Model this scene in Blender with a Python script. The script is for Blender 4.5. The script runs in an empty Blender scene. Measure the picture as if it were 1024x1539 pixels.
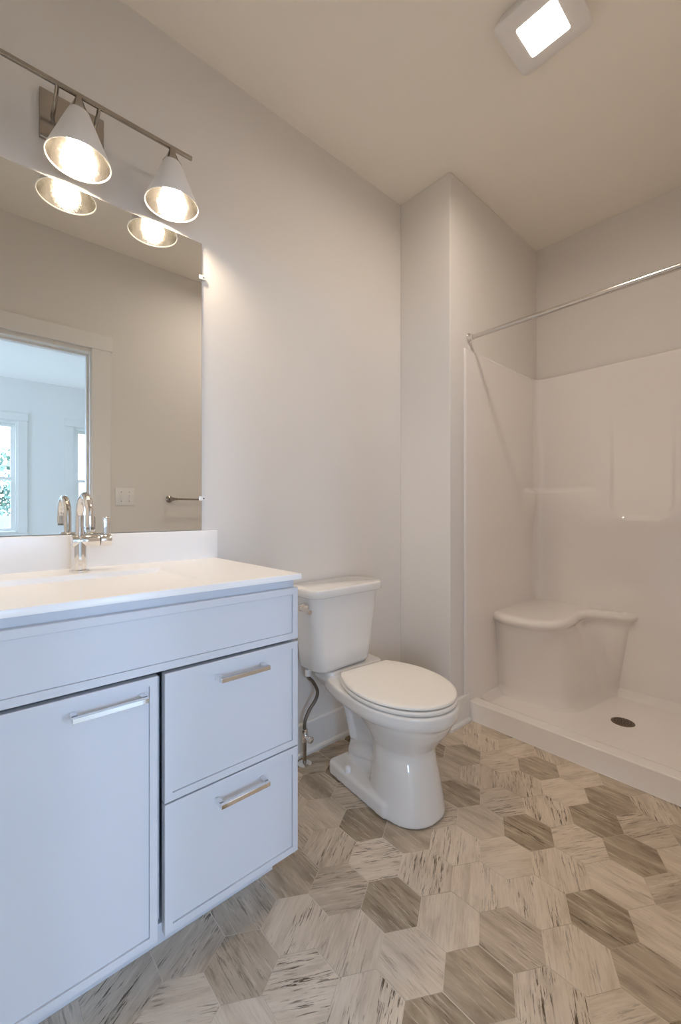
import bpy, bmesh, math, random
from mathutils import Vector, Matrix
random.seed(7)
PI = math.pi
SC = bpy.context.scene
COL = SC.collection

# ------------------------------------------------------------------ camera
CAMX, CAMH = 1.511, 1.075
cam_d = bpy.data.cameras.new('camera')
cam = bpy.data.objects.new('camera', cam_d); COL.objects.link(cam)
cam_d.sensor_fit = 'HORIZONTAL'; cam_d.sensor_width = 36.0
cam_d.lens = 637.0 / 1024.0 * 36.0
cam_d.shift_y = -3.5 / 1539.0
cam_d.clip_start = 0.01
cam.location = (CAMX, 0.0, CAMH)
cam.rotation_euler = (PI / 2, 0, math.radians(48.33))
SC.camera = cam

# ------------------------------------------------------------------ world, exposure, light levels
SKY = 26.0
SKY_COL = (0.485, 0.685, 1.0)
BULB = 235.0
BULB_COL = (1.0, 0.81, 0.59)
LENS = 6.1
LENS_COL = (1.0, 0.865, 0.755)
EXPOSURE = 0.0
w = bpy.data.worlds.new('World'); SC.world = w; w.use_nodes = True
bg = w.node_tree.nodes['Background']
bg.inputs[0].default_value = (*SKY_COL, 1); bg.inputs[1].default_value = SKY
SC.view_settings.view_transform = 'Standard'
SC.view_settings.look = 'None'
SC.view_settings.exposure = EXPOSURE
SC.view_settings.gamma = 1.0
SC.view_settings.use_curve_mapping = False
SC.cycles.use_denoising = True
SC.cycles.max_bounces = 14
SC.cycles.diffuse_bounces = 8
SC.cycles.glossy_bounces = 6
SC.cycles.sample_clamp_indirect = 5.0
SC.cycles.blur_glossy = 1.0
SC.cycles.caustics_reflective = True

# ------------------------------------------------------------------ materials
def mat(name, col, rough=0.5, metal=0.0, spec=0.5, coat=0.0, emit=None, estr=0.0, bump=0.0, bscale=200.0):
    m = bpy.data.materials.new(name); m.use_nodes = True
    nt = m.node_tree; b = nt.nodes['Principled BSDF']
    b.inputs['Base Color'].default_value = (*col, 1)
    b.inputs['Roughness'].default_value = rough
    b.inputs['Metallic'].default_value = metal
    b.inputs['Specular IOR Level'].default_value = spec
    b.inputs['Coat Weight'].default_value = coat
    b.inputs['Coat Roughness'].default_value = 0.04
    if emit:
        b.inputs['Emission Color'].default_value = (*emit, 1)
        b.inputs['Emission Strength'].default_value = estr
    # a faint procedural break-up so no surface is perfectly uniform
    tc = nt.nodes.new('ShaderNodeTexCoord')
    nz = nt.nodes.new('ShaderNodeTexNoise'); nz.inputs['Scale'].default_value = 9.0; nz.inputs['Detail'].default_value = 3
    nt.links.new(tc.outputs['Object'], nz.inputs['Vector'])
    mp = nt.nodes.new('ShaderNodeMapRange')
    mp.inputs['To Min'].default_value = max(0.0, rough - 0.03); mp.inputs['To Max'].default_value = min(1.0, rough + 0.03)
    if rough > 0.02:
        nt.links.new(nz.outputs['Fac'], mp.inputs['Value']); nt.links.new(mp.outputs['Result'], b.inputs['Roughness'])
    if bump:
        n2 = nt.nodes.new('ShaderNodeTexNoise'); n2.inputs['Scale'].default_value = bscale; n2.inputs['Detail'].default_value = 4
        nt.links.new(tc.outputs['Object'], n2.inputs['Vector'])
        bp = nt.nodes.new('ShaderNodeBump'); bp.inputs['Strength'].default_value = bump; bp.inputs['Distance'].default_value = 0.001
        nt.links.new(n2.outputs['Fac'], bp.inputs['Height']); nt.links.new(bp.outputs['Normal'], b.inputs['Normal'])
    return m

M = {}
M['wall'] = mat('wall_paint', (0.768, 0.735, 0.694), 0.6, spec=0.3, bump=0.15, bscale=350)
M['ceiling'] = mat('ceiling_paint', (0.89, 0.835, 0.755), 0.9, spec=0.1)
M['trim'] = mat('trim_paint', (0.80, 0.785, 0.75), 0.35)
M['bedwall'] = mat('bedroom_paint', (0.81, 0.795, 0.765), 0.7, spec=0.2)
M['bedceil'] = mat('bedroom_ceiling', (0.90, 0.875, 0.85), 0.9, spec=0.1)
M['bedfloor'] = mat('bedroom_floor', (0.56, 0.49, 0.41), 0.4)
M['cabinet'] = mat('cabinet_paint', (0.655, 0.67, 0.71), 0.38)
M['gap'] = mat('cabinet_interior', (0.30, 0.33, 0.38), 0.6)
M['counter'] = mat('cultured_marble', (0.91, 0.895, 0.88), 0.34, coat=0.15)
M['porcelain'] = mat('porcelain', (0.82, 0.805, 0.78), 0.08, coat=0.6)
M['seat'] = mat('seat_plastic', (0.90, 0.87, 0.82), 0.33)
M['acrylic'] = mat('shower_gelcoat', (0.87, 0.83, 0.80), 0.14, coat=0.6)
M['chrome'] = mat('chrome', (0.86, 0.85, 0.84), 0.06, metal=1)
M['nickel'] = mat('brushed_nickel', (0.40, 0.365, 0.325), 0.17, metal=1)
M['rod'] = mat('rod_chrome', (0.66, 0.63, 0.60), 0.2, metal=1)
M['steel'] = mat('braided_steel', (0.22, 0.19, 0.16), 0.35, metal=1, bump=1.0, bscale=500)
M['drain'] = mat('drain_metal', (0.22, 0.17, 0.13), 0.35, metal=1)
M['hole'] = mat('drain_slots', (0.02, 0.018, 0.015), 0.8)
M['plastic'] = mat('white_plastic', (0.82, 0.80, 0.78), 0.36)
M['clip'] = mat('clear_clip', (0.85, 0.84, 0.82), 0.15)
M['screw'] = mat('screw_head', (0.05, 0.05, 0.05), 0.4, metal=0.6)
M['mirror'] = mat('mirror_silver', (0.86, 0.87, 0.85), 0.0, metal=1)
M['mirror_edge'] = mat('mirror_edge', (0.035, 0.04, 0.035), 0.6, spec=0.1)
M['shade_out'] = mat('shade_white', (0.80, 0.79, 0.78), 0.35)
M['shade_in'] = mat('shade_lining', (0.74, 0.72, 0.69), 0.12, metal=1.0, bump=0.5, bscale=160)
M['rim'] = mat('shade_rim', (0.9, 0.88, 0.84), 0.2)
M['bulb'] = mat('lit_bulb', (1, 1, 1), 0.4, emit=BULB_COL, estr=BULB)
M['lens'] = mat('lit_lens', (1, 1, 1), 0.4, emit=LENS_COL, estr=LENS * 4.0)
M['glass'] = None
M['bark'] = mat('bark', (0.12, 0.09, 0.07), 0.9)
M['leaf'] = mat('leaves', (0.035, 0.07, 0.04), 0.6)
M['shingle'] = mat('roof_shingle', (0.060, 0.052, 0.055), 0.9)
M['siding'] = mat('siding', (0.16, 0.155, 0.15), 0.7)
M['grass'] = mat('lawn', (0.05, 0.08, 0.03), 0.9)

def glass_mat():
    m = bpy.data.materials.new('window_glass'); m.use_nodes = True
    nt = m.node_tree; nt.nodes.clear()
    out = nt.nodes.new('ShaderNodeOutputMaterial')
    tr = nt.nodes.new('ShaderNodeBsdfTransparent'); gl = nt.nodes.new('ShaderNodeBsdfGlossy')
    gl.inputs['Roughness'].default_value = 0.02
    mx = nt.nodes.new('ShaderNodeMixShader'); mx.inputs[0].default_value = 0.06
    nt.links.new(tr.outputs[0], mx.inputs[1]); nt.links.new(gl.outputs[0], mx.inputs[2])
    nt.links.new(mx.outputs[0], out.inputs['Surface'])
    return m
M['glass'] = glass_mat()

def floor_mat():
    m = bpy.data.materials.new('hex_tile'); m.use_nodes = True
    nt = m.node_tree; b = nt.nodes['Principled BSDF']; L = nt.links.new
    uv = nt.nodes.new('ShaderNodeUVMap'); uv.uv_map = 'grain'
    at = nt.nodes.new('ShaderNodeAttribute'); at.attribute_name = 'tile'
    sep = nt.nodes.new('ShaderNodeSeparateColor'); L(at.outputs['Color'], sep.inputs[0])
    def noise(sx, sy, detail, rough=0.6, dist=0.0):
        mp = nt.nodes.new('ShaderNodeMapping'); mp.inputs['Scale'].default_value = (sx, sy, 1)
        L(uv.outputs[0], mp.inputs['Vector'])
        n = nt.nodes.new('ShaderNodeTexNoise'); n.inputs['Scale'].default_value = 1.0
        n.inputs['Detail'].default_value = detail; n.inputs['Roughness'].default_value = rough
        n.inputs['Distortion'].default_value = dist
        L(mp.outputs[0], n.inputs['Vector']); return n.outputs['Fac']
    def ramp(fac, stops):
        r = nt.nodes.new('ShaderNodeValToRGB'); e = r.color_ramp.elements
        while len(e) < len(stops): e.new(0.5)
        for k, (p, c) in enumerate(stops):
            e[k].position = p; e[k].color = (*c, 1) if len(c) == 3 else c
        L(fac, r.inputs[0]); return r.outputs[0]
    def mix(fac, a, c, typ='MIX'):
        n = nt.nodes.new('ShaderNodeMix'); n.data_type = 'RGBA'; n.blend_type = typ
        if isinstance(fac, float): n.inputs[0].default_value = fac
        else: L(fac, n.inputs[0])
        for i, v in ((6, a), (7, c)):
            if isinstance(v, tuple): n.inputs[i].default_value = (*v, 1)
            else: L(v, n.inputs[i])
        return n.outputs[2]
    def math_(op, a, c):
        n = nt.nodes.new('ShaderNodeMath'); n.operation = op; n.use_clamp = True
        for i, v in ((0, a), (1, c)):
            if isinstance(v, float): n.inputs[i].default_value = v
            else: L(v, n.inputs[i])
        return n.outputs[0]
    band = noise(6, 24, 4, 0.6, 0.5)
    light = ramp(band, [(0.28, (0.54, 0.45, 0.35)), (0.46, (0.69, 0.59, 0.475)), (0.70, (0.76, 0.665, 0.55))])
    dark = ramp(band, [(0.34, (0.125, 0.085, 0.045)), (0.46, (0.22, 0.162, 0.098)), (0.56, (0.305, 0.238, 0.157)), (0.68, (0.46, 0.375, 0.27))])
    base = mix(sep.outputs[0], light, dark)
    fine = noise(14, 210, 4, 0.7, 0.2)
    base = mix(math_('MULTIPLY', ramp(fine, [(0.34, (1, 1, 1)), (0.54, (0, 0, 0))]), 0.20), base, (0.27, 0.205, 0.14))
    mask = ramp(noise(5, 26, 3, 0.6), [(0.46, (0, 0, 0)), (0.56, (1, 1, 1))])
    vein = ramp(noise(15, 190, 5, 0.7, 0.5), [(0.42, (1, 1, 1)), (0.475, (0, 0, 0))])
    vm = math_('MULTIPLY', math_('MULTIPLY', mask, vein), sep.outputs[1])
    base = mix(vm, base, (0.095, 0.066, 0.038))
    pale = ramp(noise(8, 110, 4, 0.65, 0.5), [(0.57, (0, 0, 0)), (0.64, (1, 1, 1))])
    base = mix(math_('MULTIPLY', pale, 0.40), base, (0.76, 0.68, 0.575))
    L(base, b.inputs['Base Color'])
    b.inputs['Roughness'].default_value = 0.42
    b.inputs['Specular IOR Level'].default_value = 0.4
    bp = nt.nodes.new('ShaderNodeBump'); bp.inputs['Strength'].default_value = 0.12; bp.inputs['Distance'].default_value = 0.001
    L(fine, bp.inputs['Height']); L(bp.outputs[0], b.inputs['Normal'])
    return m
M['tile'] = floor_mat()
M['grout'] = mat('grout', (0.72, 0.64, 0.54), 0.8)

# ------------------------------------------------------------------ helpers
def obj(name, bm, m=None, parent=None, smooth=None, loc=None):
    me = bpy.data.meshes.new(name)
    bmesh.ops.recalc_face_normals(bm, faces=bm.faces[:])
    if smooth is not None:
        for f in bm.faces: f.smooth = True
        for e in bm.edges:
            if len(e.link_faces) == 2 and e.calc_face_angle(0) > math.radians(smooth): e.smooth = False
    bm.to_mesh(me); bm.free()
    for mm in (m if isinstance(m, (list, tuple)) else [m]):
        if mm: me.materials.append(mm)
    o = bpy.data.objects.new(name, me); COL.objects.link(o)
    if loc: o.location = loc
    if parent:
        o.parent = parent
        o.location = Vector(loc or (0, 0, 0)) - Vector(wloc(parent))
    return o

def wloc(o):
    v = Vector(o.location)
    while o.parent:
        o = o.parent; v = v + Vector(o.location)
    return v

def tag(o, label=None, cat=None, group=None, kind=None):
    for k, v in (('label', label), ('category', cat), ('group', group), ('kind', kind)):
        if v: o[k] = v
    return o

def thing(name, label, cat, loc=(0, 0, 0), group=None):
    o = bpy.data.objects.new(name, None); COL.objects.link(o); o.location = loc
    o.empty_display_size = 0.05
    return tag(o, label, cat, group)

def new(): return bmesh.new()

def box(bm, a, b, bev=0.0, seg=2, mi=0):
    x0, y0, z0 = a; x1, y1, z1 = b
    vs = [bm.verts.new(p) for p in ((x0, y0, z0), (x1, y0, z0), (x1, y1, z0), (x0, y1, z0), (x0, y0, z1), (x1, y0, z1), (x1, y1, z1), (x0, y1, z1))]
    fs = [bm.faces.new([vs[i] for i in q]) for q in ((0, 3, 2, 1), (4, 5, 6, 7), (0, 1, 5, 4), (1, 2, 6, 5), (2, 3, 7, 6), (3, 0, 4, 7))]
    for f in fs: f.material_index = mi
    if bev:
        es = list({e for f in fs for e in f.edges})
        r = bmesh.ops.bevel(bm, geom=es, offset=bev, segments=seg, profile=0.5, affect='EDGES')
        for f in r['faces']: f.material_index = mi
    return fs

def loft(bm, rings, cap0=True, cap1=True, closed=True, mi=0):
    vr = [[bm.verts.new(p) for p in r] for r in rings]
    n = len(rings[0])
    for a, b in zip(vr, vr[1:]):
        for i in range(n if closed else n - 1):
            j = (i + 1) % n
            f = bm.faces.new((a[i], a[j], b[j], b[i])); f.material_index = mi
    if cap0: bm.faces.new(vr[0][::-1]).material_index = mi
    if cap1: bm.faces.new(vr[-1]).material_index = mi
    return vr

def frame(d):
    d = Vector(d).normalized()
    u = d.cross(Vector((0, 0, 1)))
    if u.length < 1e-4: u = Vector((1, 0, 0))
    u.normalize(); return u, d.cross(u).normalized()

def cyl(bm, a, b, r0, r1=None, n=32, bev=0.0, mi=0, cap=True):
    a, b = Vector(a), Vector(b); r1 = r0 if r1 is None else r1
    u, v = frame(b - a); d = (b - a).normalized()
    prof = [(0, r0), (1, r1)]
    L = (b - a).length
    if bev: prof = [(0, r0 - bev), (bev * 0.3 / L, r0 - bev * 0.3), (bev / L, r0), (1 - bev / L, r1), (1 - bev * 0.3 / L, r1 - bev * 0.3), (1, r1 - bev)]
    rings = [[a + d * (t * L) + (u * math.cos(k * 2 * PI / n) + v * math.sin(k * 2 * PI / n)) * r for k in range(n)] for t, r in prof]
    loft(bm, rings, cap, cap, mi=mi)

def lathe(bm, c, prof, n=48, mi=0, axis='Z', cap0=False, cap1=False):
    rings = []
    for r, h in prof:
        ring = []
        for k in range(n):
            a = k * 2 * PI / n; p = (r * math.cos(a), r * math.sin(a), h)
            if axis == 'X': p = (h, p[0], p[1])
            if axis == 'Y': p = (p[0], h, p[1])
            ring.append(Vector(c) + Vector(p))
        rings.append(ring)
    return loft(bm, rings, cap0, cap1, mi=mi)

def smooth_path(pts, n=8):
    P = [Vector(p) for p in pts]; out = []
    for i in range(len(P) - 1):
        p0 = P[max(i - 1, 0)]; p1 = P[i]; p2 = P[i + 1]; p3 = P[min(i + 2, len(P) - 1)]
        for k in range(n):
            t = k / n
            out.append(0.5 * ((2 * p1) + (p2 - p0) * t + (2 * p0 - 5 * p1 + 4 * p2 - p3) * t * t + (3 * p1 - p0 - 3 * p2 + p3) * t ** 3))
    out.append(P[-1]); return out

def tube(bm, pts, r, n=20, mi=0, cap=True):
    pts = [Vector(p) for p in pts]
    t0 = (pts[1] - pts[0]).normalized(); u, v = frame(t0); rings = []
    for i, p in enumerate(pts):
        t = (pts[min(i + 1, len(pts) - 1)] - pts[max(i - 1, 0)]).normalized()
        u = (u - t * u.dot(t)).normalized(); v = t.cross(u)
        rr = r[i] if isinstance(r, (list, tuple)) else r
        rings.append([p + (u * math.cos(k * 2 * PI / n) + v * math.sin(k * 2 * PI / n)) * rr for k in range(n)])
    loft(bm, rings, cap, cap, mi=mi)

def sstep(a, b, x):
    t = max(0.0, min(1.0, (x - a) / (b - a))); return t * t * (3 - 2 * t)

def rrect(x0, x1, y0, y1, r, z, n=8):
    pts = []
    for cx, cy, a0 in ((x1 - r, y1 - r, 0), (x0 + r, y1 - r, PI / 2), (x0 + r, y0 + r, PI), (x1 - r, y0 + r, 1.5 * PI)):
        for k in range(n + 1):
            a = a0 + k * PI / 2 / n
            pts.append(Vector((cx + r * math.cos(a), cy + r * math.sin(a), z)))
    return pts

def struct(name, bm, m, **k):
    return tag(obj(name, bm, m, **k), kind='structure')

def wall_with_holes(bm, axis, p0, p1, u0, u1, z0, z1, holes):
    """solid wall slab, axis 'x' or 'y' is its thickness direction; holes = (u0,u1,z0,z1) along the other axis"""
    us = sorted({u0, u1, *[h[0] for h in holes], *[h[1] for h in holes]})
    for a, b in zip(us, us[1:]):
        hz = sorted([(h[2], h[3]) for h in holes if h[0] <= a + 1e-6 and h[1] >= b - 1e-6])
        z = z0; segs = []
        for s, e in hz:
            if s > z: segs.append((z, s))
            z = e
        if z < z1: segs.append((z, z1))
        for s, e in segs:
            if axis == 'x': box(bm, (p0, a, s), (p1, b, e))
            else: box(bm, (a, p0, s), (b, p1, e))

# ------------------------------------------------------------------ the setting
H = 2.74
YB = -0.32            # bathroom wall behind the vanity's far end
XW = 1.50             # wall with the doorway
YR = 1.785            # short return wall beside the toilet
XJ = 0.315            # left side of the shower alcove
YA = 2.751            # back of the alcove
XBED = 5.22
YBED0, YBED1 = -2.4, 2.9

# floor of hexagon tiles
# (column, row): grain angle, darkness, strength of the dark veins
TILES = {(0, 0): (0, .75, .7), (-1, -1): (60, .35, .6), (-1, 0): (60, 0, 1), (-2, 0): (120, .25, .9), (-2, -1): (0, .6, .3), (-1, -2): (120, 0, .8),
         (0, -1): (120, .1, .5), (0, -2): (60, 0, 1), (1, 0): (120, 0, .15), (1, 1): (120, 0, .6), (0, 1): (120, .05, .9), (1, -1): (0, .05, .35),
         (1, -2): (120, 0, 1), (2, -1): (0, .8, .8), (2, 0): (0, .65, .3), (2, 1): (0, .42, .6), (-1, 1): (0, .5, .1), (-2, 1): (0, .75, .6),
         (-3, 1): (60, .3, .6), (-3, 0): (0, .3, .2), (-4, 1): (0, .6, .2), (-5, 1): (60, .6, .7), (-5, 2): (60, .55, .6), (-2, -2): (0, .35, .6),
         (-1, -3): (0, .45, .5), (-2, -3): (120, .2, 1), (-1, -4): (60, 0, 1), (0, -3): (0, 0, .1), (1, 2): (60, .05, .15), (2, 2): (120, 0, .8),
         (2, 3): (120, 0, .6), (3, 2): (0, .75, .8), (3, 1): (120, 0, .4), (3, 0): (120, .05, 1), (4, 2): (0, .5, .5), (4, 1): (60, .1, .4),
         (3, 3): (0, 0, .35), (4, 3): (0, .05, .25), (4, 4): (60, .35, .6), (3, 4): (0, .7, .6), (2, 4): (60, 0, .5), (2, 5): (0, .8, 1),
         (2, 6): (0, .65, .1), (3, 5): (60, .35, .8), (3, 6): (120, .15, .9), (4, 5): (0, .1, .3), (4, 6): (0, .5, .3), (1, 6): (60, .05, .3),
         (1, 5): (60, 0, .2), (2, 7): (0, .3, .6), (1, 4): (120, 0, 1), (1, 3): (0, .75, 1), (0, 3): (0, .15, .2), (0, 2): (120, 0, .8),
         (-1, 2): (60, .2, .6), (-1, 3): (0, .65, .5), (0, 4): (60, .15, .7), (0, 5): (120, .15, .8), (-1, 4): (120, .15, .6), (-2, 4): (0, .35, .3),
         (-2, 5): (0, .6, .2), (-1, 5): (60, .1, .5), (-2, 6): (120, .1, .7), (-1, 6): (60, .1, .6), (0, 6): (0, .6, .6), (0, 7): (120, .2, .7),
         (-3, 5): (0, .3, .3), (-3, 4): (0, .8, .3), (-3, 6): (120, .1, .5), (-2, 7): (0, .4, .5)}
def build_floor():
    bm = new()
    uvl = bm.loops.layers.uv.new('grain')
    col = bm.loops.layers.float_color.new('tile')
    x0, x1, y0, y1 = -0.05, XW + 0.115, YB - 0.05, YA + 0.05
    vs = [bm.verts.new(p) for p in ((x0, y0, -0.0012), (x1, y0, -0.0012), (x1, y1, -0.0012), (x0, y1, -0.0012))]
    f = bm.faces.new(vs); f.material_index = 1
    vs2 = [bm.verts.new((v.co.x, v.co.y, -0.08)) for v in vs]
    bm.faces.new(vs2[::-1]).material_index = 1
    for i in range(4):
        bm.faces.new((vs[i], vs[(i + 1) % 4], vs2[(i + 1) % 4], vs2[i])).material_index = 1
    R, P = 0.0875, 0.1531
    for i in range(-6, 8):
        for j in range(-9, 15):
            cx = 0.737 + 0.1312 * i; cy = 0.876 + P * (j + 0.5 * (i % 2))
            if cx < 0.02 or cx > XW + 0.02 or cy < YB or cy > 2.15: continue
            rnd = random.Random(i * 131 + j * 17 + 5)
            ang, dk, vn = TILES.get((i, j), (rnd.choice((0, 60, 120)), 1.0 if rnd.random() < 0.18 else rnd.random() * 0.3, 0.4 + 0.6 * rnd.random()))
            pts = [Vector((cx + (R - 0.0006) * math.cos(k * PI / 3), cy + (R - 0.0006) * math.sin(k * PI / 3), 0)) for k in range(6)]
            q = [bm.verts.new(p) for p in pts]
            f = bm.faces.new(q)
            ox, oy = rnd.random() * 40, rnd.random() * 40
            ca, sa = math.cos(math.radians(ang)), math.sin(math.radians(ang))
            for l in f.loops:
                dx, dy = l.vert.co.x - cx, l.vert.co.y - cy
                l[uvl].uv = (dx * ca + dy * sa + ox, -dx * sa + dy * ca + oy)
                l[col] = (dk, vn, rnd.random(), 1)
            q2 = [bm.verts.new((p.x, p.y, -0.0012)) for p in pts]
            for k in range(6):
                bm.faces.new((q[(k + 1) % 6], q[k], q2[k], q2[(k + 1) % 6])).material_index = 1
    return struct('floor', bm, [M['tile'], M['grout']])
build_floor()

bm = new(); box(bm, (-0.15, YB - 0.12, H), (XW + 0.12, YA + 0.12, H + 0.1)); struct('ceiling', bm, M['ceiling'])
bm = new(); box(bm, (-0.12, YB - 0.12, 0), (0, YA + 0.12, H)); struct('wall_left', bm, M['wall'])
bm = new(); box(bm, (0, YR, 0), (XJ, YA, H), 0.004, 2); struct('wall_partition', bm, M['wall'])
bm = new(); box(bm, (0, YA, 0), (XW, YA + 0.12, H)); struct('wall_back', bm, M['wall'])
bm = new(); box(bm, (0, YB - 0.12, 0), (XW, YB, H)); struct('wall_front', bm, M['wall'])
DY0, DY1, DZ = -0.165, 0.60, 2.068
bm = new(); wall_with_holes(bm, 'x', XW, XW + 0.12, YB - 0.12, YA + 0.12, 0, H, [(DY0, DY1, 0, DZ)])
struct('wall_right', bm, M['wall'])

# baseboards with a shoe moulding
def base_profile(run0, run1, axis, at, sign):
    """profile swept along axis; at = wall plane, sign = direction into the room"""
    pr = [(0, 0.004), (0.026, 0.004), (0.025, 0.012), (0.020, 0.018), (0.0135, 0.020), (0.0135, 0.134), (0.010, 0.139), (0, 0.140)]
    pr = [(0, 0.001), (0.026, 0.001)] + pr[2:]
    bmb = new(); rings = []
    for r in (run0, run1):
        rings.append([Vector((at + sign * d, r, z)) if axis == 'y' else Vector((r, at + sign * d, z)) for d, z in pr])
    loft(bmb, rings); return bmb
struct('baseboard_left', base_profile(0.712, YR - 0.0005, 'y', 0.0005, 1), M['trim'])
struct('baseboard_back', base_profile(0.027, XJ + 0.002, 'x', YR - 0.0005, -1), M['trim'])
struct('baseboard_partition', base_profile(YR - 0.026, 1.938, 'y', XJ + 0.0005, 1), M['trim'])
struct('baseboard_right', base_profile(0.715, 1.938, 'y', XW - 0.0005, -1), M['trim'])

# doorway: jambs, stops and casing
bm = new()
for y0, y1 in ((DY0 + 0.0005, DY0 + 0.013), (DY1 - 0.013, DY1 - 0.0005)):
    box(bm, (XW - 0.002, y0, 0.002), (XW + 0.122, y1, DZ - 0.0005))
box(bm, (XW - 0.002, DY0 + 0.013, DZ - 0.013), (XW + 0.122, DY1 - 0.013, DZ - 0.0005))
box(bm, (XW + 0.045, DY1 - 0.025, 0.002), (XW + 0.082, DY1 - 0.013, DZ - 0.013))
box(bm, (XW + 0.045, DY0 + 0.013, 0.002), (XW + 0.082, DY0 + 0.025, DZ - 0.013))
box(bm, (XW + 0.045, DY0 + 0.025, DZ - 0.025), (XW + 0.082, DY1 - 0.025, DZ - 0.013))
struct('door_1', bm, M['trim'])
bm = new()
for s0, s1 in ((XW - 0.017, XW - 0.0005), (XW + 0.1205, XW + 0.137)):
    box(bm, (s0, DY1 - 0.006, 0.002), (s1, DY1 + 0.100, DZ + 0.012), 0.002)
    box(bm, (s0, DY0 - 0.094, 0.002), (s1, DY0 + 0.006, DZ + 0.012), 0.002)
    e = 0.003
    box(bm, (s0 - e if s0 < XW else s0, DY0 - 0.102, DZ + 0.0125), (s1 if s0 < XW else s1 + e, DY1 + 0.110, DZ + 0.108), 0.002)
struct('trim_1', bm, M['trim'])

# bedroom seen through the doorway in the mirror
bm = new(); box(bm, (XW + 0.115, YBED0 - 0.15, -0.08), (XBED + 0.2, YBED1 + 0.15, 0)); struct('floor_bedroom', bm, M['bedfloor'])
bm = new(); box(bm, (XW + 0.12, YBED0 - 0.15, H), (XBED + 0.2, YBED1 + 0.15, H + 0.1)); struct('ceiling_bedroom', bm, M['bedceil'])
WIN_FAR = [(-0.36, 0.52), (1.11, 1.99), (-1.83, -0.95)]  # last window is unseen, added so daylight reaches the vanity drawers
WZ0, WZ1 = 0.785, 2.20
WIN_SIDE_ADDED = [(3.7, 4.58)]  # unseen window, added to bring more daylight through the doorway
bm = new(); wall_with_holes(bm, 'x', XBED, XBED + 0.15, YBED0 - 0.15, YBED1 + 0.15, 0, H, [(a, b, WZ0, WZ1) for a, b in WIN_FAR])
struct('wall_bedroom_far', bm, M['bedwall'])
bm = new(); wall_with_holes(bm, 'y', YBED0 - 0.15, YBED0, XW + 0.12, XBED, 0, H, [(a, b, WZ0, WZ1) for a, b in WIN_SIDE_ADDED])
struct('wall_bedroom_side', bm, M['bedwall'])
bm = new(); box(bm, (XW + 0.12, YBED1, 0), (XBED, YBED1 + 0.15, H)); struct('wall_bedroom_end', bm, M['bedwall'])
bm = new(); box(bm, (XW + 0.1, YBED0 - 0.15, 0), (XW + 0.12, YB - 0.12, H)); box(bm, (XW + 0.1, YA + 0.12, 0), (XW + 0.12, YBED1 + 0.15, H))
struct('wall_bedroom_near', bm, M['bedwall'])

def window(k, axis, at, u0, u1):
    """double-hung window set in a wall; axis 'x': wall plane x=at with the room on -x; 'y': wall plane y=at with the room on +y"""
    def bx(b_, d0, d1, a, b, z0, z1, bev=0.002):
        if axis == 'x': box(b_, (at + d0, a, z0), (at + d1, b, z1), bev)
        else: box(b_, (a, at - d1, z0), (b, at - d0, z1), bev)
    root = tag(obj('window_%d' % k, new_frame(bx, u0, u1), M['trim']), kind='structure')
    zm = 1.478
    s = new()
    a, b = u0 + 0.028, u1 - 0.028
    for (d0, d1, z0, z1) in ((0.030, 0.062, WZ0 + 0.030, zm + 0.018), (0.064, 0.096, zm - 0.018, WZ1 - 0.030)):
        st = 0.048
        bx(s, d0, d1, a, a + st, z0, z1); bx(s, d0, d1, b - st, b, z0, z1)
        bx(s, d0, d1, a + st, b - st, z0, z0 + 0.036); bx(s, d0, d1, a + st, b - st, z1 - 0.036, z1)
    obj('sash', s, M['trim'], root)
    g = new()
    bx(g, 0.044, 0.048, a + 0.04, b - 0.04, WZ0 + 0.055, zm, 0); bx(g, 0.078, 0.082, a + 0.04, b - 0.04, zm, WZ1 - 0.055, 0)
    obj('pane', g, M['glass'], root)
    pd = bpy.data.lights.new('window_daylight', 'AREA'); pd.shape = 'RECTANGLE'
    pd.size = u1 - u0; pd.size_y = WZ1 - WZ0; pd.cycles.is_portal = True
    po = bpy.data.objects.new('window_daylight', pd); COL.objects.link(po)
    if axis == 'x': po.location = (at + 0.13, (u0 + u1) / 2, (WZ0 + WZ1) / 2); po.rotation_euler = (0, PI / 2, 0); pd.size, pd.size_y = pd.size_y, pd.size
    else: po.location = ((u0 + u1) / 2, at - 0.13, (WZ0 + WZ1) / 2); po.rotation_euler = (PI / 2, 0, 0)
def new_frame(bx, u0, u1):
    f = new()
    bx(f, 0.0, 0.149, u0 + 0.0005, u0 + 0.028, WZ0, WZ1); bx(f, 0.0, 0.149, u1 - 0.028, u1 - 0.0005, WZ0, WZ1)
    bx(f, 0.0, 0.149, u0 + 0.028, u1 - 0.028, WZ1 - 0.028, WZ1 - 0.0005); bx(f, -0.03, 0.149, u0 + 0.028, u1 - 0.028, WZ0 + 0.0005, WZ0 + 0.028)
    bx(f, -0.016, -0.0005, u0 - 0.092, u0 + 0.006, WZ0, WZ1 + 0.010); bx(f, -0.016, -0.0005, u1 - 0.006, u1 + 0.092, WZ0, WZ1 + 0.010)
    bx(f, -0.019, -0.0005, u0 - 0.10, u1 + 0.10, WZ1 + 0.011, WZ1 + 0.105)
    bx(f, -0.035, -0.0005, u0 - 0.10, u1 + 0.10, WZ0 - 0.026, WZ0 - 0.0005); bx(f, -0.016, -0.0005, u0 - 0.092, u1 + 0.092, WZ0 - 0.11, WZ0 - 0.027)
    return f
for k, (a, b) in enumerate(WIN_FAR): window(k + 1, 'x', XBED, a, b)
for k, (a, b) in enumerate(WIN_SIDE_ADDED): window(k + 4, 'y', YBED0, a, b)

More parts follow.
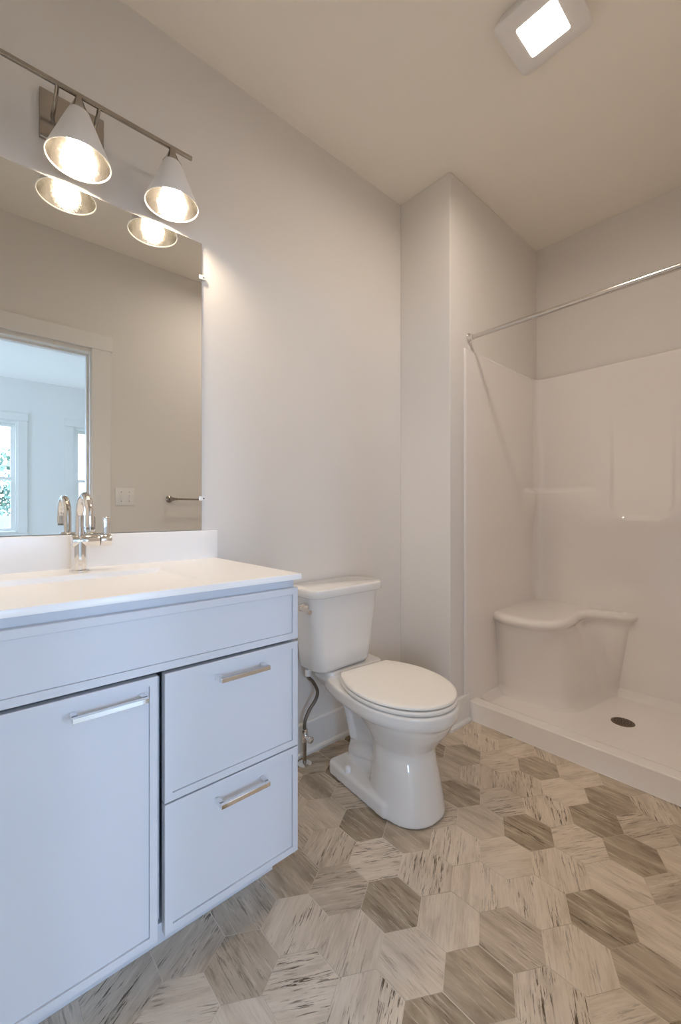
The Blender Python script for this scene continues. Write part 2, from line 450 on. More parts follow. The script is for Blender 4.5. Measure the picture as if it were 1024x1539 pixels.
# ------------------------------------------------------------------ vanity cabinet
VY0, VY1 = -0.193, 0.693
FX = 0.555                         # face of doors and drawers
van = thing('vanity_cabinet', 'pale blue-grey bathroom vanity cabinet with slim shaker fronts under the white sink top', 'cabinet', (0.28, 0.25, 0))
bm = new()
t = 0.017; bx = FX - 0.0215
box(bm, (0.004, VY0, 0.134), (bx, VY0 + t, 0.8845)); box(bm, (0.004, VY1 - t, 0.134), (bx, VY1, 0.8845))
box(bm, (0.004, VY0 + t, 0.134), (bx, VY1 - t, 0.134 + t)); box(bm, (0.004, VY0 + t, 0.134 + t), (0.012, VY1 - t, 0.780))
box(bm, (bx - 0.018, VY0 + t, 0.775), (bx, VY1 - t, 0.8845))
box(bm, (0.012, 0.318, 0.134 + t), (bx - 0.012, 0.331, 0.700))
obj('body', bm, M['cabinet'], van)
bm = new(); box(bm, (0.10, VY0 + 0.002, 0.001), (0.428, VY1 - 0.002, 0.1335)); obj('toe_kick', bm, M['cabinet'], van)

def shaker(y0, y1, z0, z1, stile=0.0175, rec=0.0035):
    """slim shaker front: thin frame around a slightly recessed panel"""
    b_ = new(); x0, x1 = FX - 0.0195, FX
    o = [(y0, z0), (y1, z0), (y1, z1), (y0, z1)]
    i = [(y0 + stile, z0 + stile), (y1 - stile, z0 + stile), (y1 - stile, z1 - stile), (y0 + stile, z1 - stile)]
    def inset(q): return [(y0 + stile + q, z0 + stile + q), (y1 - stile - q, z0 + stile + q), (y1 - stile - q, z1 - stile - q), (y0 + stile + q, z1 - stile - q)]
    e = 0.0012
    oo = [(y0 + e, z0 + e), (y1 - e, z0 + e), (y1 - e, z1 - e), (y0 + e, z1 - e)]
    rings = [[Vector((x0, y, z)) for y, z in o], [Vector((x1 - e, y, z)) for y, z in o], [Vector((x1, y, z)) for y, z in oo],
             [Vector((x1, y, z)) for y, z in i], [Vector((x1 - rec - .0025, y, z)) for y, z in i],
             [Vector((x1 - rec - .0025, y, z)) for y, z in inset(.0009)], [Vector((x1 - rec, y, z)) for y, z in inset(.0011)]]
    loft(b_, rings); return b_
def pull(y0, y1, zc, parent):
    b_ = new(); t = 0.0105
    x0, x1 = FX + 0.024, FX + 0.034
    box(b_, (x0, y0, zc - t / 2), (x1, y1, zc + t / 2), 0.0008)
    for y in (y0, y1 - t): box(b_, (FX - 0.0005, y, zc - t / 2), (x0 + 0.002, y + t, zc + t / 2), 0.0006)
    h = obj('handle', b_, M['chrome'], parent); h['label'] = 'polished chrome square bar pull'; return h
obj('false_front', shaker(VY0, VY1, 0.7215, 0.862), M['cabinet'], van)
d = obj('door', shaker(VY0, 0.3175, 0.134, 0.7135), M['cabinet'], van); pull(0.152, 0.289, 0.680, d)
d = obj('drawer', shaker(0.332, VY1, 0.4265, 0.7135), M['cabinet'], van); pull(0.450, 0.583, 0.676, d)
d = obj('drawer', shaker(0.332, VY1, 0.134, 0.4225), M['cabinet'], van); pull(0.450, 0.583, 0.381, d)

# ------------------------------------------------------------------ sink top
CY0, CY1, CX1, CZ = -0.203, 0.703, 0.561, 0.90
top = thing('vanity_sink_top', 'glossy white vanity counter with integral rectangular basin and backsplash on the cabinet', 'sink', (0.28, 0.25, CZ))
def build_counter():
    b_ = new()
    nx, ny = 140, 150
    bx0, bx1, by0, by1 = 0.163, 0.452, 0.043, 0.457
    def hz(x, y):
        # back side steep, front steep, both ends a long gentle ramp
        d = 0.076 + 0.028 * max(0, min(1, (x - bx0) / (bx1 - bx0)))
        fx = min(sstep(bx0 - .001, bx0 + 0.014, x), sstep(bx1, bx1 - 0.03, x))
        fy = min(max(0, (y - by0)) / 0.125, max(0, (by1 - y)) / 0.125, 1.0)
        lip = min(max(0, x - bx0), max(0, bx1 - x), max(0, y - by0), max(0, by1 - y))
        e = sstep(0, 0.006, lip) * 0.0035
        return -min(e + d * min(fx, fy), d)
    xs = sorted({0.0025 + (CX1 - 0.0055 - 0.0025) * i / nx for i in range(nx + 1)} | {bx0, bx0 + 0.003, bx0 + 0.006, bx1, bx1 - 0.003, bx1 - 0.006})
    ys = sorted({CY0 + 0.003 + (CY1 - CY0 - 0.006) * j / ny for j in range(ny + 1)} | {by0, by0 + 0.003, by0 + 0.006, by1, by1 - 0.003, by1 - 0.006})
    V = [[b_.verts.new((x, y, CZ + hz(x, y))) for y in ys] for x in xs]
    for i in range(len(xs) - 1):
        for j in range(len(ys) - 1): b_.faces.new((V[i][j], V[i + 1][j], V[i + 1][j + 1], V[i][j + 1]))
    # rounded outer edge and underside
    def ring(off, z):
        out = []
        for i in range(len(xs)): out.append((xs[i], ys[0] - off, z))
        out[-1] = (xs[-1] + off, ys[0] - off, z)
        for j in range(1, len(ys)): out.append((xs[-1] + off, ys[j], z))
        out[-1] = (xs[-1] + off, ys[-1] + off, z)
        for i in range(len(xs) - 2, -1, -1): out.append((xs[i], ys[-1] + off, z))
        return out
    cur = [V[i][0] for i in range(len(xs))] + [V[-1][j] for j in range(1, len(ys))] + [V[i][-1] for i in range(len(xs) - 2, -1, -1)]
    for off, z in ((0.0018, CZ - 0.0006), (0.003, CZ - 0.003), (0.003, CZ - 0.0152)):
        nxt = [b_.verts.new(p) for p in ring(off, z)]
        for k in range(len(cur) - 1): b_.faces.new((cur[k], cur[k + 1], nxt[k + 1], nxt[k]))
        cur = nxt
    b_.faces.new(cur)
    return b_
obj('counter', build_counter(), M['counter'], top, smooth=40)
bm = new(); box(bm, (0.0025, CY0, CZ - 0.002), (0.021, CY1 + 0.008, 1.001), 0.0025, 3); obj('backsplash', bm, M['counter'], top, smooth=40)
bm = new(); lathe(bm, (0.30, 0.25, CZ - 0.0925), [(0.0, 0.004), (0.018, 0.004), (0.0215, 0.002), (0.0225, 0)], cap1=False)
obj('drain', bm, M['chrome'], top, smooth=40)

# ------------------------------------------------------------------ faucet
FXc, FYc = 0.100, 0.250
fau = thing('faucet', 'chrome single-handle gooseneck faucet standing behind the basin', 'faucet', (FXc, FYc, CZ))
bm = new()
lathe(bm, (FXc, FYc, CZ), [(0.0, 0.0005), (0.0265, 0.0005), (0.0265, 0.0035), (0.025, 0.0055), (0.0185, 0.006), (0.0185, 0.087), (0.0, 0.087)])
obj('base', bm, M['chrome'], fau, smooth=35)
bm = new(); cyl(bm, (FXc, FYc - 0.020, 0.987), (FXc, FYc + 0.050, 0.987), 0.0185, n=40, bev=0.002); obj('mixer_body', bm, M['chrome'], fau, smooth=35)
hb = new()
cyl(hb, (FXc, FYc + 0.0512, 0.987), (FXc, FYc + 0.081, 0.987), 0.0182, n=40, bev=0.0025)
box(hb, (FXc - 0.004, FYc + 0.0605, 0.990), (FXc + 0.004, FYc + 0.0785, 1.056), 0.0025, 3)
obj('handle', hb, M['chrome'], fau, smooth=35)
bm = new()
R = 0.066
pts = [(FXc, FYc, 0.99), (FXc, FYc, 1.02), (FXc, FYc, 1.05)]
for k in range(1, 25):
    a = PI - k * PI / 24
    pts.append((FXc + R + R * math.cos(a), FYc, 1.052 + R * 0.98 * math.sin(a)))
pts.append((FXc + 2 * R, FYc, 1.031))
tube(bm, pts, 0.0102, n=28)
obj('spout', bm, M['chrome'], fau, smooth=40)
bm = new(); cyl(bm, (FXc + 2 * R, FYc, 1.0305), (FXc + 2 * R, FYc, 1.024), 0.0085, n=28); obj('aerator', bm, M['nickel'], fau, smooth=40)

# ------------------------------------------------------------------ mirror
mir = thing('wall_mirror', 'large frameless rectangular mirror on the wall above the vanity backsplash', 'mirror', (0.0, 0.25, 1.003))
bm = new(); fs = box(bm, (0.001, -0.156, 1.0035), (0.0065, 0.655, 2.057))
for f in fs: f.material_index = 1
fs[3].material_index = 0
obj('mirror_glass', bm, [M['mirror'], M['mirror_edge']], mir)
for z in (1.932, 1.119):
    bm = new(); box(bm, (0.0068, 0.645, z - 0.008), (0.0105, 0.668, z + 0.008), 0.0015); box(bm, (0.0008, 0.6565, z - 0.008), (0.0075, 0.668, z + 0.008), 0.001)
    c = obj('mirror_clip', bm, M['clip'], mir)
    bm = new(); lathe(bm, (0.0104, 0.6615, z), [(0, 0.0012), (0.0022, 0.001), (0.003, 0)], n=16, axis='X'); obj('screw', bm, M['screw'], c, smooth=40)

# ------------------------------------------------------------------ vanity light
LX = 0.100; LY = 0.248; LZ = 2.268
lit = thing('vanity_light', 'three-shade brushed nickel wall light with white cone shades above the mirror', 'wall light', (0, LY, 2.235))
bm = new(); box(bm, (0.0008, 0.164, 2.163), (0.014, 0.332, 2.307), 0.003, 3); obj('backplate', bm, M['nickel'], lit, smooth=40)
bm = new(); lathe(bm, (0.014, 0.248, 2.235), [(0, 0.004), (0.003, 0.0035), (0.0045, 0)], n=16, axis='X'); obj('screw', bm, M['nickel'], lit, smooth=40)
for y in (0.196, 0.300):
    bm = new(); tube(bm, [(0.013, y, 2.235), (0.05, y, 2.241), (0.086, y, 2.257), (0.10, y, 2.266)], 0.0055, n=16); obj('arm', bm, M['nickel'], lit, smooth=40)
bm = new(); box(bm, (LX - 0.005, -0.085, LZ - 0.006), (LX + 0.005, 0.580, LZ + 0.006), 0.0018, 2); obj('bar', bm, M['nickel'], lit, smooth=40)
def shade_unit(y):
    zr = 2.080
    b_ = new(); lathe(b_, (LX, y, 0), [(0.009, LZ - 0.005), (0.0095, LZ - 0.012), (0.0145, 2.244), (0.0205, 2.230), (0.0290, 2.2165), (0.0280, 2.2155), (0.0, 2.219)], n=40, cap0=True)
    cap = obj('cap', b_, M['nickel'], lit, smooth=40)
    b_ = new()
    rr = 0.0835; rt = 0.0275
    lathe(b_, (LX, y, 0), [(rt, 2.2165), (rr, zr)], n=64, mi=0)
    lathe(b_, (LX, y, 0), [(rr, zr), (rr + 0.0004, zr - 0.0015), (rr - 0.0012, zr - 0.0028), (rr - 0.003, zr - 0.0015), (rr - 0.0032, zr + 0.001)], n=64, mi=2)
    lathe(b_, (LX, y, 0), [(rr - 0.0032, zr + 0.001), (rt - 0.002, 2.2145), (0.0, 2.215)], n=64, mi=1)
    bmesh.ops.remove_doubles(b_, verts=b_.verts[:], dist=1e-5)
    sh = obj('shade', b_, [M['shade_out'], M['shade_in'], M['rim']], lit, smooth=40)
    b_ = new()
    prof = [(0.0, 2.093)] + [(0.029 * math.sin(a), 2.122 - 0.029 * math.cos(a)) for a in [k * PI / 12 for k in range(1, 9)]] + [(0.015, 2.158), (0.0125, 2.172)]
    lathe(b_, (LX, y, 0), prof, n=32); bmesh.ops.remove_doubles(b_, verts=b_.verts[:], dist=1e-6)
    bl = obj('bulb', b_, M['bulb'], lit, smooth=60); bl['label'] = 'glowing warm white bulb'
    b_ = new(); cyl(b_, (LX, y, 2.171), (LX, y, 2.2145), 0.0135, n=24); obj('socket', b_, M['plastic'], lit, smooth=40)
for y in (LY + 0.265, LY, LY - 0.265): shade_unit(y)

# ------------------------------------------------------------------ toilet
TY = 1.268
DX = 0.0
def skew(b_):
    """the bowl was set a little askew to the wall: turn its pieces about the hinge line"""
    bmesh.ops.rotate(b_, verts=b_.verts[:], cent=(.24, TY, 0), matrix=Matrix.Rotation(math.radians(-5.5), 3, 'Z')); return b_
toi = thing('toilet', 'white two-piece toilet with closed lid between the vanity and the shower', 'toilet', (0.36, TY, 0))
def egg(xb, xf, hw, z, xw=None, hb=None, n=56):
    """outline seen from above: rounded front, narrower (hb) straight back"""
    xf += DX; xw += DX
    if xb > .2: xb += DX
    half = []
    for k in range(n // 2 + 1):
        a = PI / 2 * k / (n // 2)
        half.append((xw + (xf - xw) * math.cos(a), hw * math.sin(a)))
    for k in range(1, n // 2 + 1):
        t = k / (n // 2)
        half.append((xw + (xb - xw) * t, hw + (hb - hw) * (t ** 2.2)))
    pts = [Vector((x, TY + u, z)) for x, u in half] + [Vector((x, TY - u, z)) for x, u in half[::-1][:-1]]
    return pts
def rr_t(x0, x1, hw, r, z, n=8): return rrect(x0, x1, TY - hw, TY + hw, r, z, n)
def ell(x0, x1, hw, z, n=64, p=2.3):
    out = []; sh = -.024 * (1 - sstep(.17, .29, z)); x0 += .006 * (z < .2); x1 += .006 * (z < .2)
    for k in range(n):
        a = 2 * PI * k / n; c, s = math.cos(a), math.sin(a)
        out.append(Vector(((x0 + x1) / 2 + (x1 - x0) / 2 * math.copysign(abs(c) ** (2 / p), c), TY + sh + hw * math.copysign(abs(s) ** (2 / p), s), z)))
    return out
bm = new()
secs = [(0.0032, .360, .644, .124), (.012, .360, .645, .125), (.06, .365, .638, .119), (.12, .372, .626, .111), (.17, .380, .612, .105), (.205, .378, .606, .103),
        (.225, .366, .608, .107), (.25, .342, .624, .125), (.28, .312, .645, .145), (.31, .290, .660, .160), (.332, .278, .668, .168)]
loft(bm, [ell(x0 + DX, x1 + DX, hw, z) for z, x0, x1, hw in secs])
loft(bm, [egg(.17, .672, .174, .325, .44, .145), egg(.16, .684, .188, .338, .44, .15), egg(.16, .688, .192, .350, .44, .152), egg(.16, .688, .192, .378, .44, .152), egg(.163, .684, .188, .3845, .44, .149)])
loft(bm, [rr_t(.11, .33, .095, .04, .31), rr_t(.095, .33, .140, .04, .335), rr_t(.080, .33, .162, .025, .372), rr_t(.080, .33, .162, .025, .380), rr_t(.083, .33, .159, .025, .3845)])
loft(bm, [rr_t(.06, .195, .150, .03, .36), rr_t(.06, .195, .150, .03, .400), rr_t(.062, .193, .147, .03, .404)])
loft(bm, [rr_t(.200, .46, .088, .04, .03), rr_t(.205, .46, .078, .04, .06), rr_t(.198, .45, .060, .03, .11), rr_t(.180, .44, .054, .03, .17), rr_t(.155, .43, .058, .03, .23), rr_t(.130, .40, .076, .03, .28), rr_t(.115, .36, .088, .035, .33)])
def foot(x0, y0, y1, r_, z): return rrect(x0, .54, TY + y0, TY + y1, r_, z, 8)
loft(bm, [foot(.188, -.156, .120, .022, .0032), foot(.188, -.156, .120, .022, .046), foot(.191, -.152, .116, .020, .053), foot(.198, -.145, .109, .018, .056)])
# swelling low on both flanks of the trapway
for sg in (-1, 1):
    tube(bm, smooth_path([(.225, TY + sg * .040, .075), (.28, TY + sg * .050, .100), (.34, TY + sg * .046, .115), (.42, TY + sg * .030, .11)], 5), 0.034, n=16)
    tube(bm, smooth_path([(.180, TY + sg * .056, .30), (.205, TY + sg * .046, .22), (.235, TY + sg * .042, .13)], 5), 0.026, n=16)
bowl = obj('bowl', skew(bm), M['porcelain'], toi)
rm = bowl.modifiers.new('remesh', 'REMESH'); rm.mode = 'VOXEL'; rm.voxel_size = 0.0045; rm.use_smooth_shade = True
sm = bowl.modifiers.new('smooth', 'SMOOTH'); sm.factor = 0.5; sm.iterations = 7
for u in (-.138, .100):
    bm = new(); lathe(bm, (.305, TY + u, .055), [(.0135, -.002), (.0135, .008), (.012, .016), (.007, .022), (0, .0235)], n=24)
    obj('bolt_cap', skew(bm), M['plastic'], toi, smooth=50)
# tank
bm = new()
tk = [(.407, .045, .165, 0.131, .035), (.411, .036, .178, 0.143, .042), (.425, .030, .184, 0.157, .046), (.50, .027, .190, 0.167, .048), (.60, .024, .197, 0.178, .050), (.70, .022, .204, 0.188, .052), (.7235, .022, .205, 0.190, .052)]
TC = 1.218
def rr_k(x0, x1, hw, r, z): return rrect(x0, x1, TC - hw, TC + hw, r, z, 10)
loft(bm, [rr_k(x0, x1, hw, r, z) for z, x0, x1, hw, r in tk])
obj('tank', bm, M['porcelain'], toi, smooth=50)
bm = new()
ld = [(.7240, .026, .209, 0.193, .052), (.7255, .018, .219, 0.203, .056), (.729, .016, .222, 0.206, .057), (.753, .016, .222, 0.206, .057), (.7585, .018, .220, 0.204, .056), (.7605, .022, .215, 0.199, .053)]
loft(bm, [rr_k(x0, x1, hw, r, z) for z, x0, x1, hw, r in ld])
obj('tank_lid', bm, M['porcelain'], toi, smooth=50)
# seat ring and lid
bm = new()
loft(bm, [egg(.240, .676, .184, .3865, .44, .122), egg(.237, .681, .189, .390, .44, .125), egg(.237, .682, .190, .398, .44, .125), egg(.240, .678, .186, .403, .44, .122)])
obj('seat', skew(bm), M['seat'], toi, smooth=50)
bm = new()
loft(bm, [egg(.240, .672, .183, .4065, .44, .120), egg(.237, .678, .189, .409, .44, .123), egg(.237, .678, .189, .415, .44, .123), egg(.241, .673, .184, .4185, .44, .119), egg(.250, .662, .173, .4205, .44, .109), egg(.30, .60, .11, .4215, .44, .08)])
obj('seat_lid', skew(bm), M['seat'], toi, smooth=60)
for s in (-1, 1):
    bm = new(); cyl(bm, (.230, TY + s * .085 - .022, .399), (.230, TY + s * .085 + .022, .399), .0135, n=24, bev=.003); obj('hinge', skew(bm), M['seat'], toi, smooth=40)
bm = new()
lathe(bm, (.150, TC - .1945, .688), [(0, -.034), (.010, -.034), (.0125, -.030), (.0125, -.021), (.0165, -.017), (.0165, -.005), (.018, -.003), (.018, 0)], n=28, axis='Y')
tube(bm, [(.150, TC - .2215, .688), (.168, TC - .223, .687), (.200, TC - .226, .685), (.222, TC - .227, .684)], [.0065, .007, .0075, .009], n=16)
o = obj('flush_lever', bm, M['chrome'], toi, smooth=45); o['label'] = 'chrome flush lever'

# ------------------------------------------------------------------ water supply
sup = thing('water_supply_line', 'braided metal supply hose with stop valve rising from the floor beside the toilet', 'pipe', (.067, 1.081, 0))
bm = new(); lathe(bm, (.067, 1.081, 0), [(0.0, .001), (.030, .001), (.030, .003), (.022, .008), (.010, .011), (.0, .011)], n=32); obj('flange', bm, M['chrome'], sup, smooth=40)
bm = new(); cyl(bm, (.067, 1.081, .008), (.067, 1.081, .10), .008, n=20); obj('pipe', bm, M['nickel'], sup, smooth=40)
bm = new(); cyl(bm, (.067, 1.081, .095), (.067, 1.081, .150), .0125, n=8, bev=.002); cyl(bm, (.067, 1.081, .118), (.100, 1.081, .118), .008, n=16); cyl(bm, (.100, 1.081, .118), (.112, 1.081, .118), .015, n=16, bev=.002)
obj('valve', bm, M['chrome'], sup, smooth=30)
bm = new(); tube(bm, smooth_path([(.067, 1.081, .148), (.068, 1.084, .185), (.072, 1.104, .225), (.080, 1.132, .265), (.085, 1.136, .300), (.086, 1.112, .345), (.086, 1.088, .370), (.086, 1.084, .382)], 8), .0072, n=16); obj('hose', bm, M['steel'], sup, smooth=50)
bm = new(); cyl(bm, (.086, 1.084, .378), (.086, 1.084, .4065), .0125, n=8, bev=.002); obj('nut', bm, M['plastic'], sup, smooth=30)

# ------------------------------------------------------------------ shower unit
SX0, SX1 = XJ + .0105, XW - .0105      # inner faces of the side panels
SYF, SYB = 1.905, YA - .024            # front edge, inner face of the back panel
SZT = 1.898
shw = thing('shower_unit', 'glossy white one-piece moulded shower stall with corner seat and low threshold', 'shower', (.9, 2.35, 0))
def surround():
    b_ = new(); rc = .055
    path = []   # (x, y, nx, ny): inner face with outward-into-room normal
    n1 = 60
    for k in range(n1): path.append((SX0, SYF + (SYB - rc - SYF) * k / n1, 1, 0))
    for k in range(10):
        a = PI - k * PI / 2 / 10
        path.append((SX0 + rc + rc * math.cos(a), SYB - rc + rc * math.sin(a), -math.cos(a), -math.sin(a)))
    n2 = 120
    for k in range(n2): path.append((SX0 + rc + (SX1 - SX0 - 2 * rc) * k / n2, SYB, 0, -1))
    for k in range(10):
        a = PI / 2 - k * PI / 2 / 10
        path.append((SX1 - rc + rc * math.cos(a), SYB - rc + rc * math.sin(a), -math.cos(a), -math.sin(a)))
    for k in range(n1 + 1): path.append((SX1, SYB - rc - (SYB - rc - SYF) * k / n1, -1, 0))
    nz = 170
    zs = [.046 + (SZT - .046) * k / nz for k in range(nz + 1)]
    def prot(x, y, z):
        p = 0.0
        # corner shelf: the wall below z 1.2 stands a little proud around the back left corner
        sx = 1 - sstep(.46, .70, x) if y > SYB - .08 else 1.0
        sy = sstep(2.50, 2.66, y)
        zz = (1 - sstep(1.192, 1.208, z)) * sstep(.90, 1.16, z)
        p += .026 * sx * sy * zz
        # tall soap niche in the back wall, rounded foot
        if y > SYB - .03:
            cx, hw, zb, r = .885, .145, 1.030, .09
            dx = abs(x - cx)
            qx, qz = dx - (hw - r), (zb + r) - z
            if qx > 0 and qz > 0: sd = math.hypot(qx, qz) - r
            else: sd = max(dx - hw, zb - z)
            sd = max(sd, z - 1.62)
            p -= .014 * (1 - sstep(-.014, .004, sd)) * (1 - .75 * sstep(1.25, 1.6, z))
            p += .020 * (1 - sstep(0, .30, abs(x - cx) - .13)) * sstep(.92, 1.05, z) * (1 - sstep(1.05, 1.62, z)) * .9
        return p
    V = []
    for x, y, nx_, ny_ in path:
        col = []
        for z in zs:
            p = prot(x, y, z); col.append(b_.verts.new((x + nx_ * p, y + ny_ * p, z)))
        # rolled top flange back to the wall
        col.append(b_.verts.new((x - nx_ * .004, y - ny_ * .004, SZT + .003)))
        col.append(b_.verts.new((x - nx_ * .009, y - ny_ * .009, SZT + .003)))
        V.append(col)
    for a, c in zip(V, V[1:]):
        for k in range(len(a) - 1): b_.faces.new((a[k], a[k + 1], c[k + 1], c[k]))
    # front returns
    for c, s in ((V[0], -1), (V[-1], 1)):
        prev = c
        for dx, dy in ((.003, -.003), (.0095, -.003)):
            nxt = [b_.verts.new((c[0].co.x + s * dx, SYF + dy, v.co.z)) for v in c]
            for k in range(len(c) - 1): b_.faces.new((prev[k], prev[k + 1], nxt[k + 1], nxt[k]))
            prev = nxt
    return b_
o = obj('wall_panel', surround(), M['acrylic'], shw, smooth=60)
DRX, DRY = .886, 2.392
def pan():
    b_ = new(); nx_, ny_ = 110, 100
    x0, x1, y0, y1 = XJ + .001, XW - .001, 1.9455, YA - .003
    def hz(x, y):
        zf = .046 + .014 * min(1, math.hypot(x - DRX, y - DRY) / .5)
        curb = 1 - sstep(2.005, 2.075, y)
        d = min(x - SX0, SX1 - x, SYB - y)
        fil = (1 - sstep(-.01, .05, d)) ** 2 * .04
        return zf + fil * (1 - curb) + (.096 - zf) * curb
    xs = [x0 + (x1 - x0) * i / nx_ for i in range(nx_ + 1)]; ys = [y0 + .004] + [y0 + (y1 - y0) * j / ny_ for j in range(1, ny_ + 1)]
    V = [[b_.verts.new((x, y, hz(x, y))) for y in ys] for x in xs]
    for i in range(nx_):
        for j in range(ny_): b_.faces.new((V[i][j], V[i + 1][j], V[i + 1][j + 1], V[i][j + 1]))
    prev = [V[i][0] for i in range(nx_ + 1)]
    for y, z in ((y0 + .001, .0945), (y0, .091), (y0, .006), (y0 - .004, .001)):
        nxt = [b_.verts.new((x, y, z)) for x in xs]
        for i in range(nx_): b_.faces.new((prev[i], prev[i + 1], nxt[i + 1], nxt[i]))
        prev = nxt
    return b_
obj('shower_pan', pan(), M['acrylic'], shw, smooth=50)
def seat():
    b_ = new(); xa, yb = SX0 - .004, SYB + .004
    tp = [(xa, 2.185), (.41, 2.150), (.51, 2.145), (.585, 2.162), (.645, 2.212), (.672, 2.295), (.672, 2.40), (.662, 2.50), (.668, 2.575), (.715, 2.628), (.785, 2.660), (.845, 2.690), (.872, yb)]
    bt = [(xa, 2.238), (.41, 2.235), (.52, 2.237), (.60, 2.250), (.665, 2.290), (.700, 2.36), (.720, 2.45), (.735, 2.53), (.745, 2.59), (.757, 2.64), (.768, 2.68), (.778, 2.71), (.785, yb)]
    tp = smooth_path([(x, y, 0) for x, y in tp], 6); bt = smooth_path([(x, y, 0) for x, y in bt], 6)
    n = len(tp)
    def off(pts, d):
        out = []
        for i, p in enumerate(pts):
            t = (pts[min(i + 1, n - 1)] - pts[max(i - 1, 0)]).normalized()
            q = p + Vector((-t.y, t.x, 0)) * d
            if i == 0: q.x = xa
            q.y = min(q.y, yb)
            if i == n - 1: q.y = yb
            out.append(q)
        return out
    rings = []
    for f, d, z in ((0, -.022, .040), (0, -.010, .055), (0, .002, .075), (.05, .006, .11), (.35, .010, .25), (.75, .018, .42), (.92, .022, .452), (1, .016, .466), (1, .004, .477), (1, -.001, .489), (1, .003, .502), (1, .014, .511), (1, .032, .5145), (1, .055, .515)):
        A, B_ = off(bt, d), off(tp, d)
        rings.append([Vector((a.x * (1 - f) + c.x * f, a.y * (1 - f) + c.y * f, z)) for a, c in zip(A, B_)])
    vr = loft(b_, rings, False, False, closed=False)
    c = b_.verts.new((xa, yb, .515))
    last = vr[-1]
    for a, q in zip(last, last[1:]): b_.faces.new((a, q, c))
    return b_
obj('corner_seat', seat(), M['acrylic'], shw, smooth=60)
bm = new(); lathe(bm, (DRX, DRY, .0465), [(0, .0035), (.040, .0035), (.046, .003), (.050, .0015), (.0505, -.001)], n=48)
dc = obj('drain_cover', bm, M['drain'], shw, smooth=40); dc['label'] = 'dark metal round drain grate'
bm = new()
for rr, cnt in ((.010, 6), (.022, 12), (.034, 18)):
    for k in range(cnt):
        a = 2 * PI * k / cnt
        lathe(bm, (DRX + rr * math.cos(a), DRY + rr * math.sin(a), .0503), [(0, .0002), (.0032, 0)], n=10)
obj('grate_holes', bm, M['hole'], dc)

# ------------------------------------------------------------------ shower rod
RY, RZ = 1.953, 1.965
rod = thing('shower_curtain_rod', 'straight chrome curtain rod spanning the shower opening without a curtain', 'curtain rod', (.9, RY, RZ))
bm = new(); cyl(bm, (XJ + .004, RY, RZ), (XW - .004, RY, RZ), .0115, n=28); obj('pole', bm, M['rod'], rod, smooth=40)
for x, s in ((XJ, 1), (XW, -1)):
    bm = new(); lathe(bm, (x, RY, RZ), [(0, s * .0008), (.025, s * .0008), (.025, s * .005), (.019, s * .012), (.0145, s * .016), (.0145, s * .024), (.0118, s * .026)], n=32, axis='X'); obj('end_flange', bm, M['chrome'], rod, smooth=40)

# ------------------------------------------------------------------ ceiling fan light
fan = thing('exhaust_fan_light', 'square white ceiling exhaust fan with a bright lit panel in its middle', 'ceiling fan light', (.898, 1.458, H))
FCX, FCY, FS = .898, 1.460, .119
bm = new(); loft(bm, [rrect(FCX - FS + .012, FCX + FS - .012, FCY - FS + .012, FCY + FS - .012, .02, H - .0008), rrect(FCX - FS + .010, FCX + FS - .010, FCY - FS + .010, FCY + FS - .010, .02, H - .022)])
obj('housing', bm, M['plastic'], fan, smooth=40)
bm = new()
def rq(d, z, r): return rrect(FCX - FS + d, FCX + FS - d, FCY - FS + d, FCY + FS - d, r, z, 8)
loft(bm, [rq(.004, H - .026, .018), rq(0, H - .029, .020), rq(0, H - .036, .020), rq(.004, H - .040, .018), rq(.030, H - .0425, .016), rq(.0545, H - .043, .008)], True, False)
obj('grille', bm, M['plastic'], fan, smooth=40)
bm = new(); loft(bm, [rq(.0550, H - .0405, .008), rq(.0550, H - .0435, .008), rq(.0570, H - .0440, .008)]); o = obj('light_lens', bm, M['lens'], fan, smooth=40); o['label'] = 'glowing white light panel'
ld_ = bpy.data.lights.new('panel_lamp', 'AREA'); ld_.shape = 'SQUARE'; ld_.size = 2 * (FS - .057); ld_.spread = math.radians(172)
ld_.color = LENS_COL; ld_.energy = LENS
lo_ = bpy.data.objects.new('panel_lamp', ld_); COL.objects.link(lo_); lo_.parent = fan; lo_.location = (FCX - .898, FCY - 1.458, -.0447)

# ------------------------------------------------------------------ on the doorway wall (seen in the mirror)
sw = thing('light_switch_plate', 'white double toggle switch plate beside the door casing, seen in the mirror', 'light switch', (XW, .788, 1.165))
bm = new(); box(bm, (XW - .006, .730, 1.107), (XW - .0005, .846, 1.222), .002, 2); obj('plate', bm, M['plastic'], sw, smooth=40)
for y in (.764, .812):
    bm = new(); box(bm, (XW - .0085, y - .0055, 1.152), (XW - .0055, y + .0055, 1.178)); box(bm, (XW - .016, y - .004, 1.163), (XW - .008, y + .004, 1.176), .001)
    obj('toggle', bm, M['plastic'], sw)
    for z in (1.135, 1.195):
        bm = new(); lathe(bm, (XW - .006, y, z), [(.003, 0), (.002, -.001), (0, -.0012)], n=12, axis='X'); obj('screw', bm, M['nickel'], sw)
tb = thing('towel_bar', 'slim brushed nickel towel bar on the wall, seen at the mirror edge', 'towel bar', (XW, 1.29, 1.153))
for y in (1.07, 1.52):
    bm = new(); lathe(bm, (XW, y, 1.153), [(0, -.0008), (.024, -.0008), (.024, -.005), (.017, -.010), (.009, -.016), (.009, -.040), (.013, -.046), (.013, -.060), (0, -.062)], n=28, axis='X')
    obj('post', bm, M['nickel'], tb, smooth=40)
bm = new()
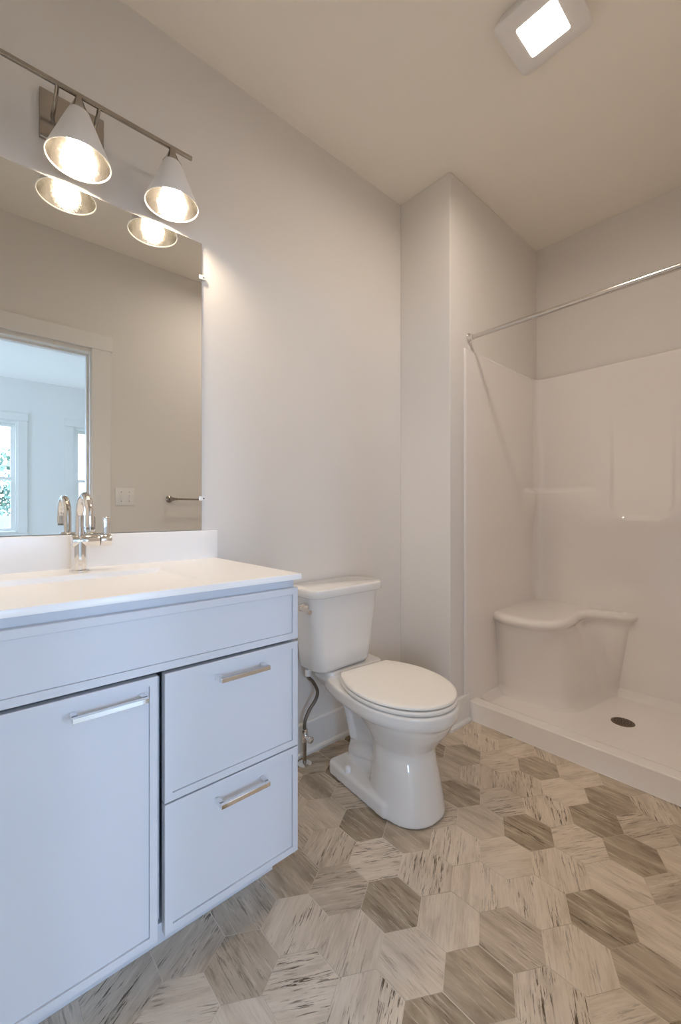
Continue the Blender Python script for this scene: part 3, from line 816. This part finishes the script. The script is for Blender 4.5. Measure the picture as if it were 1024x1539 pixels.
lathe(bm, (XW - .052, 0, 1.153), [(.0, 1.07), (.011, 1.07), (.011, 1.086), (.007, 1.094), (.009, 1.103), (.0062, 1.110), (.0062, 1.480), (.009, 1.487), (.007, 1.496), (.011, 1.504), (.011, 1.52), (0, 1.52)], n=24, axis='Y')
obj('bar', bm, M['nickel'], tb, smooth=40)

# ------------------------------------------------------------------ outside the bedroom windows
GZ = -3.2
bm = new(); box(bm, (XBED + .5, -30, GZ - .2), (60, 30, GZ)); struct('ground', bm, M['grass'])
def tree(x, y, h, r, seed, label):
    t = thing('tree', label, 'tree', (x, y, GZ))
    rnd = random.Random(seed)
    b_ = new(); tube(b_, [(x, y, GZ), (x + .05, y, GZ + h * .35), (x, y + .05, GZ + h * .7)], [.16, .12, .06], n=10); obj('trunk', b_, M['bark'], t, smooth=60)
    b_ = new()
    for k in range(2600):
        while True:
            p = Vector((rnd.uniform(-1, 1), rnd.uniform(-1, 1), rnd.uniform(-1, 1)))
            if 0.25 < p.length < 1: break
        lump = 1 + .18 * math.sin(5 * p.x + seed) * math.sin(6 * p.y) + .12 * math.sin(7 * p.z + seed)
        c = Vector((x + p.x * r * lump, y + p.y * r * lump, GZ + h * .62 + p.z * h * .38 * lump))
        s = .13 * rnd.uniform(.6, 1.3)
        u = Vector((rnd.gauss(0, 1), rnd.gauss(0, 1), rnd.gauss(0, 1))).normalized(); v = u.orthogonal().normalized()
        b_.faces.new([b_.verts.new(c + q) for q in (u * s, v * s * .5, -u * s, -v * s * .5)])
    obj('foliage', b_, M['leaf'], t)
tree(18.5, 0.9, 6.5, 1.9, 3, 'bushy dark green tree outside the left bedroom window in the mirror')
hs = thing('neighbouring_house', 'low house with a grey shingle roof below the bedroom window', 'house', (11.5, -.5, GZ))
bm = new(); box(bm, (9.6, -3.5, GZ), (13.4, 2.6, GZ + 2.7)); obj('wall', bm, M['siding'], hs)
bm = new(); loft(bm, [[Vector((9.2, y, GZ + 2.7)), Vector((13.8, y, GZ + 2.7)), Vector((13.8, y, GZ + 2.82)), Vector((11.5, y, GZ + 4.15)), Vector((9.2, y, GZ + 2.82))] for y in (-3.8, 2.9)]); obj('roof', bm, M['shingle'], hs)
